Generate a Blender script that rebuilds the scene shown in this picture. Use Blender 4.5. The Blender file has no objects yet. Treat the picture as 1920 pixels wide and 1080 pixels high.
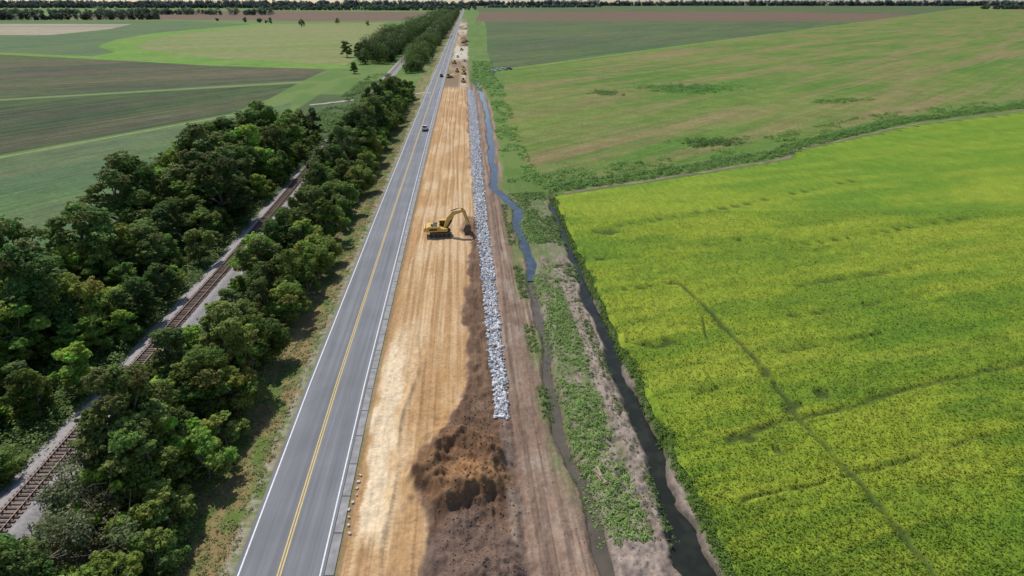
import bpy, math, numpy as np
from mathutils import Vector, Matrix
rng = np.random.default_rng(7)
C = bpy.context
# ------------------------------------------------------------------ helpers
def lin(c): return (c[0], c[1], c[2], 1.0)

def hash2(ix, iy, s):
    h = (ix.astype(np.int64)*374761393 + iy.astype(np.int64)*668265263 + s*144269) & 0xffffffff
    h = ((h ^ (h >> 13))*1274126177) & 0xffffffff
    h = (h ^ (h >> 16)) & 0xffffffff
    return h/4294967295.0
def vnoise(x, y, s=0):
    ix = np.floor(x); iy = np.floor(y); fx = x-ix; fy = y-iy
    fx = fx*fx*(3-2*fx); fy = fy*fy*(3-2*fy)
    a = hash2(ix, iy, s); b = hash2(ix+1, iy, s); c = hash2(ix, iy+1, s); d = hash2(ix+1, iy+1, s)
    return (a*(1-fx)+b*fx)*(1-fy)+(c*(1-fx)+d*fx)*fy
def fbm(x, y, s=0, o=4):
    r = 0; a = 0.5; t = 0
    for i in range(o):
        r = r + a*vnoise(x*2**i, y*2**i, s+i*17); t += a; a *= 0.5
    return r/t
def sstep(a, b, x):
    t = np.clip((x-a)/(b-a), 0, 1); return t*t*(3-2*t)
def band(x, a, b, w):
    return sstep(a-w, a+w, x)*(1-sstep(b-w, b+w, x))

# road centre line, metres
RY = np.array([-80, 20, 34, 62.5, 127.6, 225, 392, 605, 1138, 3053, 9000.])
RX = np.array([-10.2, -19.3, -20.5, -23.1, -28.3, -35.8, -48.2, -64.0, -102.5, -237, -660.])
def rc(Y): return np.interp(Y, RY, RX)
def railt(Y): return np.interp(Y, [-80, 100, 213, 322, 605, 1200], [-28.8, -28.8, -31.2, -33.0, -37.5, -38])
def sandR(Y): return np.interp(Y, [20, 33.9, 38.4, 41.7, 46.8, 51, 54.9, 60, 64.9, 79.7, 100, 114, 131, 165, 225, 345],
                               [13.5, 13.3, 12.9, 11.7, 10.8, 12.1, 14.8, 16.4, 16.9, 16.7, 17.5, 18.5, 19.3, 19.0, 18.8, 18.1])
def rrL(Y): return np.interp(Y, [55, 65, 80, 100, 131, 183, 225, 287, 346], [20.5, 20.5, 20.2, 20.1, 19.6, 19.4, 19.4, 19.4, 18.8])
def rrR(Y): return np.interp(Y, [55, 65, 80, 100, 131, 183, 225, 287, 346], [22.1, 22.4, 22.4, 22.5, 22.5, 22.7, 23.0, 23.2, 22.4])
D1Y = [-60, 34, 42, 52, 65, 80, 100, 112, 124, 138, 146, 156, 183, 225, 287, 366, 420]
def d1t(Y): return np.interp(Y, D1Y, [29.4, 29.3, 29.1, 28.5, 28.5, 29.2, 29.8, 29.8, 29.8, 30.2, 27.6, 25.7, 26.3, 27.3, 28.1, 25.8, 23])+.35*np.sin(np.asarray(Y)*.19)+.2*np.sin(np.asarray(Y)*.43+1)
def d1w(Y): return np.interp(Y, D1Y, [.3, .3, .3, .3, .3, .32, .35, .5, .6, .9, .9, .6, .55, .65, .8, .8, .1])
def d2t(Y): return np.interp(Y, [-60, 34, 38.4, 47, 57, 67, 80, 91, 110, 120, 144], [38, 38, 37.9, 38.1, 38.7, 38.7, 39.1, 38.8, 39.7, 39.7, 40.0])+.3*np.sin(np.asarray(Y)*.27)+.22*np.sin(np.asarray(Y)*.61+2)
def d2w(Y): return np.interp(Y, [-60, 34, 60, 90, 120, 146, 149], [1.0, .95, .65, .45, .42, .25, .05])*(1+.3*np.sin(np.asarray(Y)*.37+.5))

class MB:
    def __init__(s): s.v = []; s.f = []; s.m = []; s.c = []; s.n = 0; s.sm = []
    def add(s, v, f, mat=0, col=None, smooth=False):
        v = np.asarray(v, dtype=np.float32).reshape(-1, 3); f = np.asarray(f, dtype=np.int64)
        s.v.append(v); s.f.append(f+s.n); s.m.append(np.full(len(f), mat)); s.sm.append(np.full(len(f), smooth))
        if col is None: col = np.ones((len(v), 3))
        col = np.asarray(col, dtype=np.float32)
        if col.ndim == 1: col = np.tile(col, (len(v), 1))
        s.c.append(col); s.n += len(v)
    def mesh(s, name, mats):
        me = bpy.data.meshes.new(name)
        v = np.concatenate(s.v)
        me.vertices.add(len(v)); me.vertices.foreach_set('co', v.ravel())
        tot = np.concatenate([np.full(len(f), f.shape[1]) for f in s.f])
        loops = np.concatenate([f.ravel() for f in s.f])
        me.loops.add(len(loops)); me.loops.foreach_set('vertex_index', loops.astype(np.int32))
        me.polygons.add(len(tot))
        st = np.concatenate([[0], np.cumsum(tot)[:-1]])
        me.polygons.foreach_set('loop_start', st.astype(np.int32))
        me.polygons.foreach_set('loop_total', tot.astype(np.int32))
        me.polygons.foreach_set('material_index', np.concatenate(s.m).astype(np.int32))
        me.polygons.foreach_set('use_smooth', np.concatenate(s.sm).astype(bool))
        at = me.color_attributes.new('Col', 'FLOAT_COLOR', 'POINT')
        c = np.concatenate(s.c); c4 = np.ones((len(c), 4), dtype=np.float32); c4[:, :3] = c
        at.data.foreach_set('color', c4.ravel())
        for m in mats: me.materials.append(m)
        me.update(calc_edges=True); me.validate()
        return me
    def obj(s, name, mats, parent=None):
        o = bpy.data.objects.new(name, s.mesh(name, mats)); C.scene.collection.objects.link(o)
        if parent: o.parent = parent
        return o

def N(nt, t, **k):
    n = nt.nodes.new(t)
    for a, b in k.items(): setattr(n, a, b)
    return n
def newmat(name):
    m = bpy.data.materials.new(name); m.use_nodes = True
    nt = m.node_tree; b = nt.nodes['Principled BSDF']
    return m, nt, b
def noise(nt, vec, scale, detail=4, rough=.55):
    n = N(nt, 'ShaderNodeTexNoise'); n.inputs['Scale'].default_value = scale
    n.inputs['Detail'].default_value = detail; n.inputs['Roughness'].default_value = rough
    if vec is not None: nt.links.new(vec, n.inputs['Vector'])
    return n.outputs['Fac']
def maprange(nt, v, a, b, c, d):
    n = N(nt, 'ShaderNodeMapRange'); nt.links.new(v, n.inputs[0])
    for i, x in enumerate((a, b, c, d)): n.inputs[i+1].default_value = x
    return n.outputs[0]
def vscale(nt, col, fac):
    n = N(nt, 'ShaderNodeVectorMath', operation='SCALE'); nt.links.new(col, n.inputs[0]); nt.links.new(fac, n.inputs['Scale'])
    return n.outputs[0]
def mul(nt, a, b):
    n = N(nt, 'ShaderNodeMath', operation='MULTIPLY'); nt.links.new(a, n.inputs[0])
    if isinstance(b, (int, float)): n.inputs[1].default_value = b
    else: nt.links.new(b, n.inputs[1])
    return n.outputs[0]
def mix(nt, fac, a, b):
    n = N(nt, 'ShaderNodeMix', data_type='RGBA'); nt.links.new(fac, n.inputs[0])
    for s, x in ((6, a), (7, b)):
        if isinstance(x, tuple): n.inputs[s].default_value = lin(x)
        else: nt.links.new(x, n.inputs[s])
    return n.outputs[2]
def along(nt, vec, phi, sx, sy):
    "rotate so that direction phi is x, then scale"
    n = N(nt, 'ShaderNodeMapping'); n.inputs['Rotation'].default_value = (0, 0, -phi); nt.links.new(vec, n.inputs['Vector'])
    m = N(nt, 'ShaderNodeMapping'); m.inputs['Scale'].default_value = (sx, sy, 1); nt.links.new(n.outputs[0], m.inputs['Vector'])
    return m.outputs[0]
def bump(nt, b, h, strength, dist):
    n = N(nt, 'ShaderNodeBump'); n.inputs['Strength'].default_value = strength; n.inputs['Distance'].default_value = dist
    nt.links.new(h, n.inputs['Height']); nt.links.new(n.outputs[0], b.inputs['Normal'])

def simple(name, col, rough=.6, metal=0, var=.15, scale=2.0):
    m, nt, b = newmat(name)
    tc = N(nt, 'ShaderNodeTexCoord').outputs['Object']
    f = maprange(nt, noise(nt, tc, scale), .25, .75, 1-var, 1+var)
    rgb = N(nt, 'ShaderNodeRGB'); rgb.outputs[0].default_value = lin(col)
    nt.links.new(vscale(nt, rgb.outputs[0], f), b.inputs['Base Color'])
    b.inputs['Roughness'].default_value = rough; b.inputs['Metallic'].default_value = metal
    return m
def attrmat(name, rough=.9, fine=(3.0, .3), fine2=(14., .25), bs=.5, bd=.15, spec=.2):
    m, nt, b = newmat(name)
    a = N(nt, 'ShaderNodeAttribute', attribute_name='Col').outputs['Color']
    tc = N(nt, 'ShaderNodeTexCoord').outputs['Object']
    n1 = noise(nt, tc, fine[0], 5, .65); n2 = noise(nt, tc, fine2[0], 3, .6)
    f = mul(nt, maprange(nt, n1, .25, .75, 1-fine[1], 1+fine[1]), maprange(nt, n2, .25, .75, 1-fine2[1], 1+fine2[1]))
    nt.links.new(vscale(nt, a, f), b.inputs['Base Color'])
    b.inputs['Roughness'].default_value = rough; b.inputs['Specular IOR Level'].default_value = spec
    bump(nt, b, n1, bs, bd)
    return m
def leafmat(name, transl=.35, orange=0):
    m, nt, b = newmat(name)
    a = N(nt, 'ShaderNodeAttribute', attribute_name='Col').outputs['Color']
    oi = N(nt, 'ShaderNodeObjectInfo').outputs['Random']
    f = maprange(nt, oi, 0, 1, .72, 1.36)
    c = vscale(nt, a, f)
    if orange:
        wn = N(nt, 'ShaderNodeTexWhiteNoise', noise_dimensions='1D'); nt.links.new(oi, wn.inputs['W'])
        hv = N(nt, 'ShaderNodeHueSaturation'); nt.links.new(c, hv.inputs['Color']); nt.links.new(maprange(nt, wn.outputs['Value'], 0, 1, .475, .515), hv.inputs['Hue'])
        c = hv.outputs[0]
    nt.links.new(c, b.inputs['Base Color']); b.inputs['Roughness'].default_value = .6
    b.inputs['Specular IOR Level'].default_value = .2
    t = N(nt, 'ShaderNodeBsdfTranslucent'); nt.links.new(c, t.inputs['Color'])
    mx = N(nt, 'ShaderNodeMixShader'); mx.inputs[0].default_value = transl
    nt.links.new(b.outputs[0], mx.inputs[1]); nt.links.new(t.outputs[0], mx.inputs[2])
    nt.links.new(mx.outputs[0], nt.nodes['Material Output'].inputs['Surface'])
    return m
def fieldmat(name, ca, cb, cc, phi, rowscale=.6, patch=.012, rowamt=.15, stripe=.03, samt=.8, patchy=1.0):
    m, nt, b = newmat(name)
    tc = N(nt, 'ShaderNodeTexCoord').outputs['Object']
    p = noise(nt, along(nt, tc, phi, patch*.5, patch), 1.0, 6, .62)
    s = noise(nt, along(nt, tc, phi, stripe*.1, stripe), 1.0, 5, .65)
    rows = noise(nt, along(nt, tc, phi, rowscale*.03, rowscale), 1.0, 2, .5)
    fn = noise(nt, tc, .8, 6, .75)
    md = noise(nt, tc, .09, 5, .7)
    c = mix(nt, maprange(nt, p, .40, .60, 0, 1), ca, cb)
    c = mix(nt, maprange(nt, s, .45, .62, 0, samt), c, cc)
    f = mul(nt, maprange(nt, rows, .3, .7, 1-rowamt, 1+rowamt), maprange(nt, fn, .25, .75, .62, 1.38))
    f = mul(nt, f, maprange(nt, md, .3, .7, .8, 1.2))
    nt.links.new(vscale(nt, c, f), b.inputs['Base Color'])
    b.inputs['Roughness'].default_value = .95; b.inputs['Specular IOR Level'].default_value = .1
    bump(nt, b, fn, .5, .5)
    return m

# ------------------------------------------------------------------ ground sheet
def spaced(segs):
    out = [segs[0][0]]
    for a, b, n in segs: out += list(np.linspace(a, b, n+1)[1:])
    return np.array(out)
T = np.concatenate([-np.geomspace(9000, 120, 40), spaced([(-115, -60, 30), (-60, -34, 50), (-34, -23, 55), (-23, -5, 60), (-5, 5, 12), (5, 25, 170), (25, 43, 140)]), np.geomspace(45, 9000, 60)])
ys = [-300, -200, -120, -60, -20, 0, 10, 18, 24]; y = 28.
while y < 9000:
    ys.append(y); y += max(.11, .11*(y/34)**1.75) if y < 700 else y*.05
YY = np.array(ys); print('grid', len(T), len(YY))
Tg, Yg = np.meshgrid(T, YY)
Xg = Tg+rc(Yg)
def n_(x, y, s=0, o=4): return fbm(x, y, s, o)

rt = railt(Yg)
D1 = np.abs(Tg-d1t(Yg)); D2 = np.abs(Tg-d2t(Yg))
def height(Tt, Y):
    z = np.zeros_like(Tt)
    act = (1-sstep(380, 520, Y))
    z += -0.12*band(Tt, 4.4, 19.5, .05)*act
    rut = (fbm(Tt*2.2, Y*.05, 5, 3)-.5)*.24+(fbm(Tt*1.2, Y*.9, 6, 4)-.5)*.10
    z += band(Tt, 5.2, 20, .6)*rut*(1-sstep(380, 600, Y))
    near = band(Tt, 5.2, 14, .8)*(1-sstep(58, 75, Y))
    z += near*(fbm(Tt*.5, Y*.35, 8)-.5)*.7
    # windrow left by the grader
    wr = 9.2+.7*np.sin(Y*.11)+.4*np.sin(Y*.31)
    z += .28*np.exp(-((Tt-wr)/.35)**2)*(1-sstep(66, 84, Y))*(.5+fbm(Y*.6, Tt, 14))
    low = band(Tt, 21.3, 40.6, 1.2)*(1-sstep(150, 175, Y)*sstep(27, 30, Tt))*act
    z += -.65*low
    z += low*((fbm(Tt*.7, Y*.5, 9)-.5)*.5+(fbm(Tt*3, Y*.7, 10, 3)-.5)*.16)
    z += band(Tt, 22.0, 28, .8)*(1-sstep(130, 170, Y))*(fbm(Tt*1.6, Y*.04, 13, 3)-.5)*.7
    d1 = np.abs(Tt-d1t(Y)); d2 = np.abs(Tt-d2t(Y))
    wb = (fbm(Y*.5+Tt*.2, Tt*.3, 12, 3)-.5)*1.1
    z += -.75*(1-sstep(0, 1, (d1+wb*.6-d1w(Y)*.9)/1.0))*(1-sstep(385, 420, Y))
    z += -.95*(1-sstep(0, 1, (d2+wb-d2w(Y)*.9)/1.1))*(1-sstep(146, 150, Y))
    # earth heap: rim of tipped lumps around a worked hollow
    wx = (fbm(Tt*.35, Y*.35, 18)-.5)*4; wy = (fbm(Tt*.35, Y*.35, 19)-.5)*4
    e = np.sqrt(((Tt+wx-16.2)/4.6)**2+((Y+wy-47)/5.6)**2)
    lump = .3+1.4*fbm(Tt*.5, Y*.5, 20, 2)
    z += (1.7*np.exp(-((e-.70)/.30)**2)*lump + .4*(1-sstep(.2, 1.2, e)))
    z += (1-sstep(.7, 1.3, e))*(fbm(Tt*1.1, Y*1.1, 23, 3)-.5)*.8
    rough = (1-sstep(54, 60, Y))*band(Tt, 13, 22.5, 1.5)
    z += rough*((fbm(Tt*.45, Y*.45, 21, 3)-.5)*1.6+(fbm(Tt*1.8, Y*1.8, 22, 2)-.5)*.3)
    e2 = np.sqrt(((Tt-19.0)/3.6)**2+((Y-33.6)/3.)**2)
    z += 1.8*(1-sstep(.2, 1.1, e2))*(.4+1.2*fbm(Tt*.8, Y*.8, 25, 3))
    e3 = np.sqrt(((Tt-18.6)/2.2)**2+((Y-122)/6.5)**2)
    z += 1.4*(1-sstep(.1, 1.1, e3))*(.5+1.*fbm(Tt*1.0, Y*1.0, 26))
    strip = band(Tt, sandR(Y)+.3, 20.3, .5)*(1-sstep(112, 122, Y))*sstep(52, 58, Y)
    z += strip*((fbm(Tt*1.2, Y*.9, 27, 3)-.45)*.9+.25)
    med = band(Tt, 31, 37, 1)*(1-sstep(58, 70, Y))
    z += med*(fbm(Tt*1.4, Y*1.4, 28, 3)-.5)*.8
    r = np.abs(Tt-railt(Y))
    z += .55*(1-sstep(1.7, 3.3, r))*(1-sstep(1500, 1700, Y))
    z += -.06*(1-sstep(4.4, 4.7, np.abs(Tt)))
    z += -.35*np.exp(-((Tt+9.5)/2.0)**2)
    un = (1-sstep(-24, -20, Tt))*sstep(-60, -50, Tt)*sstep(3.4, 6, r)
    z += un*(fbm(Tt*.3, Y*.3, 31)-.5)*.8
    return z
Zg = height(Tg, Yg)
def cmix(c, m, col): 
    m = m[..., None]; col = np.asarray(col)
    return c*(1-m)+col*m
nA = n_(Tg*.09, Yg*.05, 41); nB = n_(Tg*.6, Yg*.35, 42); nC = n_(Tg*2.5, Yg*1.3, 43); nS = n_(Tg*1.7, Yg*.035, 44, 3); nS2 = n_(Tg*4.2, Yg*.05, 45, 3)
nL = n_(Tg*.25, Yg*.09, 46); nM = n_(Tg*1.1, Yg*.9, 47, 3)
col = np.zeros(Tg.shape+(3,)); col[:] = (.095, .175, .030)
col = cmix(col, sstep(.4, .65, nA)*.7, (.15, .21, .050))
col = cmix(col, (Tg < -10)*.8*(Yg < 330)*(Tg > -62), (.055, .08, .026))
vg = band(Tg, -12.5, -4.3, 1.0)
col = cmix(col, vg*sstep(.35, .6, nB), (.25, .185, .085))
col = cmix(col, vg*sstep(.5, .35, nB)*.6, (.11, .15, .035))
col = cmix(col, band(Tg, -5.8, -4.3, .3)*sstep(.3, .65, nC)*.9, (.36, .32, .25))
r = np.abs(Tg-rt)+(nB-.5)*1.2
col = cmix(col, (1-sstep(3.2, 3.8, r))*(Yg < 1500), (.34, .315, .315))
col = cmix(col, (1-sstep(1.0, 1.6, r))*(Yg < 1500)*.6, (.19, .155, .135))
far = sstep(345, 380, Yg)
w = (nB-.5)*1.6
bank = band(Tg+w*.5, 4.4, 31, .4)*(1-sstep(350, 400, Yg))
bank = bank*(1-sstep(1.5, 3.2, (Tg-d1t(Yg))+w*.6)*sstep(110, 130, Yg))
tanbank = np.array((.275, .190, .140))
bc = tanbank*(0.6+.8*nS[..., None])*(.8+.4*nC[..., None])
bc = cmix(bc, sstep(.50, .70, nB)*.55, (.36, .285, .225))
bc = cmix(bc, sstep(.47, .33, nS2)*.5, (.15, .095, .068))
bc = cmix(bc, sstep(.5, .7, nL)*.5, (.19, .125, .088))
tk = sum(band(Tg+.5*np.sin(Yg*.03+k*2)+.2*np.sin(Yg*.11+k), a, a+.5, .12) for k, a in enumerate((23.6, 25.8, 27.2)))
bc = cmix(bc, np.clip(tk, 0, 1)*.5*(.4+nB), (.16, .105, .075))
col = cmix(col, bank, bc)
med = band(Tg+w*.5, 29.5, 41.0, .6)*(1-sstep(140, 150, Yg))
mc = np.array((.30, .24, .20))*(.6+.8*nC[..., None])
mc = cmix(mc, sstep(.5, .3, nB)*.5, (.17, .125, .10))
col = cmix(col, med, mc)
gm = band(Tg+w, 26.6, 34.6, 1.0)*sstep(39, 50, Yg+w*5)*(Yg < 165)
gm = gm*sstep(.30, .52, n_(Tg*.8, Yg*.25, 51))*(1-(1-sstep(.3, .9, D1)))
col = cmix(col, gm*.75, (.13, .185, .05))
g2 = band(Tg+w, 30.5, 41, .8)*sstep(95, 118, Yg+w*4)*(Yg < 160)*sstep(.3, .45, nB)
col = cmix(col, g2*.7, (.11, .17, .04))
wb = (fbm(Yg*.5+Tg*.2, Tg*.3, 12, 3)-.5)*1.1
col = cmix(col, (1-sstep(.1, 1.2, D2+wb-d2w(Yg)))*(Yg < 149)*.9, (.095, .075, .055))
col = cmix(col, (1-sstep(.0, .8, D1+wb*.6-d1w(Yg)))*(Yg < 400), (.14, .115, .09))
rim = band(Tg+w*.4, 39.9, 42.5, .5)*(Yg < 146)
col = cmix(col, rim, (.085, .13, .025))
# sand
sR = sandR(Yg)+(nB-.5)*2.4+(n_(Tg*.2, Yg*.2, 52)-.5)*1.6
sand = sstep(4.35, 4.5, Tg)*(1-sstep(-.5, .5, Tg-sR))*(1-sstep(350, 370, Yg))
sc = np.zeros_like(col); sc[:] = (.50, .315, .150)
sc = cmix(sc, sstep(.44, .66, nS)*.8, (.60, .42, .235))
sc = cmix(sc, sstep(.48, .34, nS2)*.6, (.35, .195, .088))
sc = cmix(sc, sstep(.46, .62, nA)*.6, (.44, .25, .105))
sc = cmix(sc, sstep(.5, .66, nL)*.6, (.64, .475, .29))
sc = cmix(sc, sstep(.48, .36, nL)*.45, (.40, .235, .11))
pale = band(Tg+(nB-.5)*2+(nL-.5)*3, 5.6, 9.0, .5)*(1-sstep(68, 80, Yg))*sstep(36, 40, Yg)*sstep(.30, .46, n_(Tg*.3, Yg*.10, 57))
sc = cmix(sc, pale*.92, (.76, .61, .41))
ruts = sum(band(Tg+.5*np.sin(Yg*.02+k)+.25*np.sin(Yg*.07+k*2), a, a+.55, .12) for k, a in enumerate((7.2, 9.4, 11.6, 13.4, 15.3, 17.0)))
sc = cmix(sc, np.clip(ruts, 0, 1)*sstep(60, 100, Yg)*.6*(.4+nB), (.31, .175, .08))
ridg = sum(band(Tg+.5*np.sin(Yg*.02+k)+.25*np.sin(Yg*.07+k*2), a, a+.35, .1) for k, a in enumerate((7.9, 10.1, 12.3, 14.1, 16.0)))
sc = cmix(sc, np.clip(ridg, 0, 1)*sstep(60, 100, Yg)*.45, (.64, .47, .28))
q_ = (np.sin(Yg*2*math.pi/.45) > 0)*np.clip(sum(band(Tg+.8*np.sin(Yg*.05+k*1.3), a, a+.5, .05) for k, a in enumerate((6.2, 8.6, 10.4, 12.3))), 0, 1)*(Yg < 75)
sc = cmix(sc, q_*.35, (.33, .2, .10))
sc = cmix(sc, band(Tg, 4.4, 5.1, .15)*.7, (.27, .16, .09))
sc *= (.88+.24*nC[..., None])
col = cmix(col, sand, sc)
dk = sstep(-.5, .5, Tg-sR)*(1-sstep(20.4, 21.4, Tg+w*.6))*(1-sstep(126, 134, Yg))*sstep(5, 6, Tg)
dc = np.array((.14, .083, .052))*(.7+.6*nM[..., None])
dc = cmix(dc, sstep(.45, .7, nB)*.6, (.23, .145, .092))
col = cmix(col, dk, dc)
e = np.sqrt(((Tg-16.2)/5.2)**2+((Yg-47)/6.0)**2)+(nB-.5)*.7
col = cmix(col, 1-sstep(.85, 1.1, e), np.array((.20, .112, .058))*(.7+.6*nM[..., None]))
col = cmix(col, (1-sstep(.35, .8, np.sqrt(((Tg-17.3)/4)**2+((Yg-45.5)/3.5)**2)+(nB-.5)*.8))*.75, np.array((.36, .195, .085))*(.7+.6*nM[..., None]))
e2 = np.sqrt(((Tg-17.3)/5.4)**2+((Yg-35)/7)**2)+(nB-.5)*.8
col = cmix(col, (1-sstep(.7, 1.05, e2))*(Tg > 12), np.array((.16, .108, .082))*(.7+.6*nM[..., None]))
e3 = np.sqrt(((Tg-18.4)/2.6)**2+((Yg-122)/8)**2)+(nB-.5)*.6
col = cmix(col, 1-sstep(.7, 1.05, e3), np.array((.22, .13, .075))*(.6+.8*nC[..., None]))
fw = band(Tg+w*2, 4.4, 20.5, 1.5)*sstep(350, 372, Yg)*(1-sstep(1500, 1900, Yg))
fb = n_(Tg*.12, Yg*.012, 61)
fc = np.zeros_like(col); fc[:] = (.36, .25, .155)
fc = cmix(fc, sstep(.52, .62, fb)*.8, (.20, .13, .09)); fc = cmix(fc, sstep(.45, .36, fb), (.50, .42, .32))
fc = cmix(fc, band(Yg, 540, 700, 15)*band(Tg+w*2, 7, 21, 2)*.85, (.60, .54, .44))
fc = cmix(fc, band(Yg, 700, 860, 15)*band(Tg+w*2, 12, 21, 2)*.7, (.17, .105, .07))
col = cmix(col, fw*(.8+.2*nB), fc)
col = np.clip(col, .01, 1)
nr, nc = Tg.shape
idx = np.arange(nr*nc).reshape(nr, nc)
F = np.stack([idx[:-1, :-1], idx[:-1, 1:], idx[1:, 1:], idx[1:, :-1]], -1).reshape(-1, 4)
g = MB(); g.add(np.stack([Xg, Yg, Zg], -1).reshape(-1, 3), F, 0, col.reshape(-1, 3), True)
M_ground = attrmat('ground_soil', fine=(2.2, .25), fine2=(11., .25), bs=.5, bd=.16)
g.obj('ground', [M_ground])
def gz(x, y):
    x = np.asarray(x, float); y = np.asarray(y, float)
    return height(x-rc(y), y)

# ------------------------------------------------------------------ road
def ribbon(mb, t0, t1, Ys, z, mat=0, col=None):
    Ys = np.asarray(Ys, float); a = t0(Ys) if callable(t0) else np.full_like(Ys, t0); b = t1(Ys) if callable(t1) else np.full_like(Ys, t1)
    v = np.concatenate([np.stack([rc(Ys)+a, Ys, np.full_like(Ys, z)], -1), np.stack([rc(Ys)+b, Ys, np.full_like(Ys, z)], -1)])
    n = len(Ys); i = np.arange(n-1)
    mb.add(v, np.stack([i, i+n, i+n+1, i+1], -1), mat, col)
m_as, nt, b = newmat('asphalt')
tc = N(nt, 'ShaderNodeTexCoord').outputs['Object']
sh = along(nt, tc, math.radians(94.5), .02, 1)
c = mix(nt, maprange(nt, noise(nt, sh, 1.3, 3), .35, .65, 0, 1), (.145, .150, .168), (.205, .21, .228))
f = mul(nt, maprange(nt, noise(nt, tc, 30, 3, .8), .2, .8, .8, 1.2), maprange(nt, noise(nt, tc, .15, 4), .3, .7, .88, 1.12))
nt.links.new(vscale(nt, c, f), b.inputs['Base Color']); b.inputs['Roughness'].default_value = .8
m_sh = simple('shoulder_concrete', (.28, .275, .275), .85, var=.35, scale=.9)
m_wh = simple('white_road_paint', (.68, .69, .71), .6, var=.2, scale=3)
m_ye = simple('yellow_road_paint', (.62, .44, .09), .6, var=.2, scale=3)
m_dk = simple('dark_joint', (.05, .045, .045), .9)
rY = np.unique(np.concatenate([np.arange(-80, 700, 10), RY, np.geomspace(700, 7000, 60)]))
rd = MB(); ribbon(rd, -4.5, 3.62, rY, .02, 0); ribbon(rd, 3.62, 4.5, rY, .02, 1)
v = np.concatenate([np.stack([rc(rY)+4.5, rY, np.full_like(rY, .02)], -1), np.stack([rc(rY)+4.5, rY, np.full_like(rY, -.25)], -1)])
n = len(rY); i = np.arange(n-1); rd.add(v, np.stack([i, i+n, i+n+1, i+1], -1), 1)
rd.obj('road', [m_as, m_sh])
mk = MB()
ribbon(mk, -4.15, -4.0, rY, .026, 0); ribbon(mk, 3.2, 3.34, rY, .026, 0)
ribbon(mk, -.62, -.50, rY, .026, 1); ribbon(mk, -.36, -.24, rY, .026, 1)
ribbon(mk, 3.60, 3.66, rY, .025, 2)
for yj in np.arange(20, 240, 4.6):
    ribbon(mk, 3.68, 4.5, [yj, yj+.12], .025, 2)
mk.obj('road_markings', [m_wh, m_ye, m_dk])

# water
def water(name, colr, rough, spec):
    m, nt, b = newmat(name)
    tc = N(nt, 'ShaderNodeTexCoord').outputs['Object']
    c = mix(nt, maprange(nt, noise(nt, tc, .5, 4), .45, .65, 0, 1), colr, tuple(q*1.7 for q in colr))
    nt.links.new(c, b.inputs['Base Color']); b.inputs['Roughness'].default_value = rough
    bump(nt, b, noise(nt, tc, 1.5, 3), .15, .05)
    b.inputs['Specular IOR Level'].default_value = spec
    return m
m_w = water('ditch_water_blue', (.040, .055, .072), .08, .6)
m_w2 = water('ditch_water_dark', (.020, .022, .016), .15, .25)
m_mw = simple('muddy_water', (.11, .09, .065), .2, var=.25, scale=.5)
wy = np.arange(96, 415, 3.)
wt = MB(); ribbon(wt, lambda Y: d1t(Y)-d1w(Y)-1.2, lambda Y: d1t(Y)+d1w(Y)+1.2, wy, -1.0, 0); wt.obj('ditch_water', [m_w])
wy = np.arange(-50, 98, 2.)
wt = MB(); ribbon(wt, lambda Y: d1t(Y)-d1w(Y)-.5, lambda Y: d1t(Y)+d1w(Y)+.5, wy, -1.2, 0); wt.obj('ditch_water', [m_mw])
wy = np.arange(-50, 150, 2.)
wt = MB(); ribbon(wt, lambda Y: d2t(Y)-d2w(Y)-1.3, lambda Y: d2t(Y)+d2w(Y)+1.3, wy, -1.25, 0); wt.obj('ditch_water', [m_w2])

# ------------------------------------------------------------------ fields
def poly(name, pts, mat, z=.004):
    mb = MB(); mb.add([(x, y, z) for x, y in pts], [list(range(len(pts)))], 0); return mb.obj(name, [mat])
R = math.radians
F2 = fieldmat('crop_field_green', (.100, .190, .034), (.165, .215, .052), (.255, .195, .095), R(44), .35, .014, .10, .045, .85)
F3 = fieldmat('crop_field_grey_green', (.080, .125, .055), (.105, .155, .055), (.15, .125, .078), R(51), .22, .008, .25, .03, .55)
F3b = fieldmat('fallow_field_brown', (.19, .108, .085), (.17, .12, .08), (.12, .14, .07), R(12), .08, .003, .12, .008, .45)
FA = fieldmat('crop_field_blue_green', (.088, .150, .070), (.110, .180, .068), (.16, .165, .085), R(61), .8, .016, .18, .03, .6)
FB = fieldmat('crop_field_dark', (.045, .073, .036), (.072, .112, .040), (.12, .10, .062), R(61), .35, .012, .32, .03, .6)
FC = fieldmat('crop_field_brownish', (.078, .092, .052), (.098, .122, .050), (.16, .115, .08), R(30), .25, .010, .22, .02, .65)
FD = fieldmat('crop_field_olive', (.185, .240, .070), (.21, .245, .088), (.27, .24, .12), R(25), .12, .006, .08, .02)
FT = fieldmat('stubble_field_tan', (.38, .32, .24), (.31, .28, .19), (.24, .24, .14), R(5), .1, .004, .1, .01)
FG = fieldmat('grass_band', (.12, .26, .038), (.16, .29, .05), (.20, .25, .075), R(60), .3, .02, .1, .05)
FP = simple('farm_track_soil', (.27, .25, .17), .95, var=.35, scale=.3)
poly('crop_field', [(12, 156), (42, 172), (92, 202), (165, 258), (244, 298), (400, 390), (800, 650), (2600, 1750), (6000, 3500), (6000, 7900), (3131, 4390), (767, 1408), (211, 716), (-5, 440), (-4, 290), (0, 225), (4, 180)], F2)
poly('crop_field', [(-14, 452), (205, 730), (760, 1422), (3120, 4405), (5900, 7950), (-460, 7950), (-200, 3600), (-100, 2200), (-42, 1037), (-25, 620)], F3)
poly('fallow_field', [(-95, 1600), (905, 1600), (1500, 2330), (1300, 3000), (-150, 3000)], F3b, .008)
poly('fallow_field', [(2400, 2600), (6000, 3900), (6000, 6500), (3300, 4300)], F3b, .008)
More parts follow.
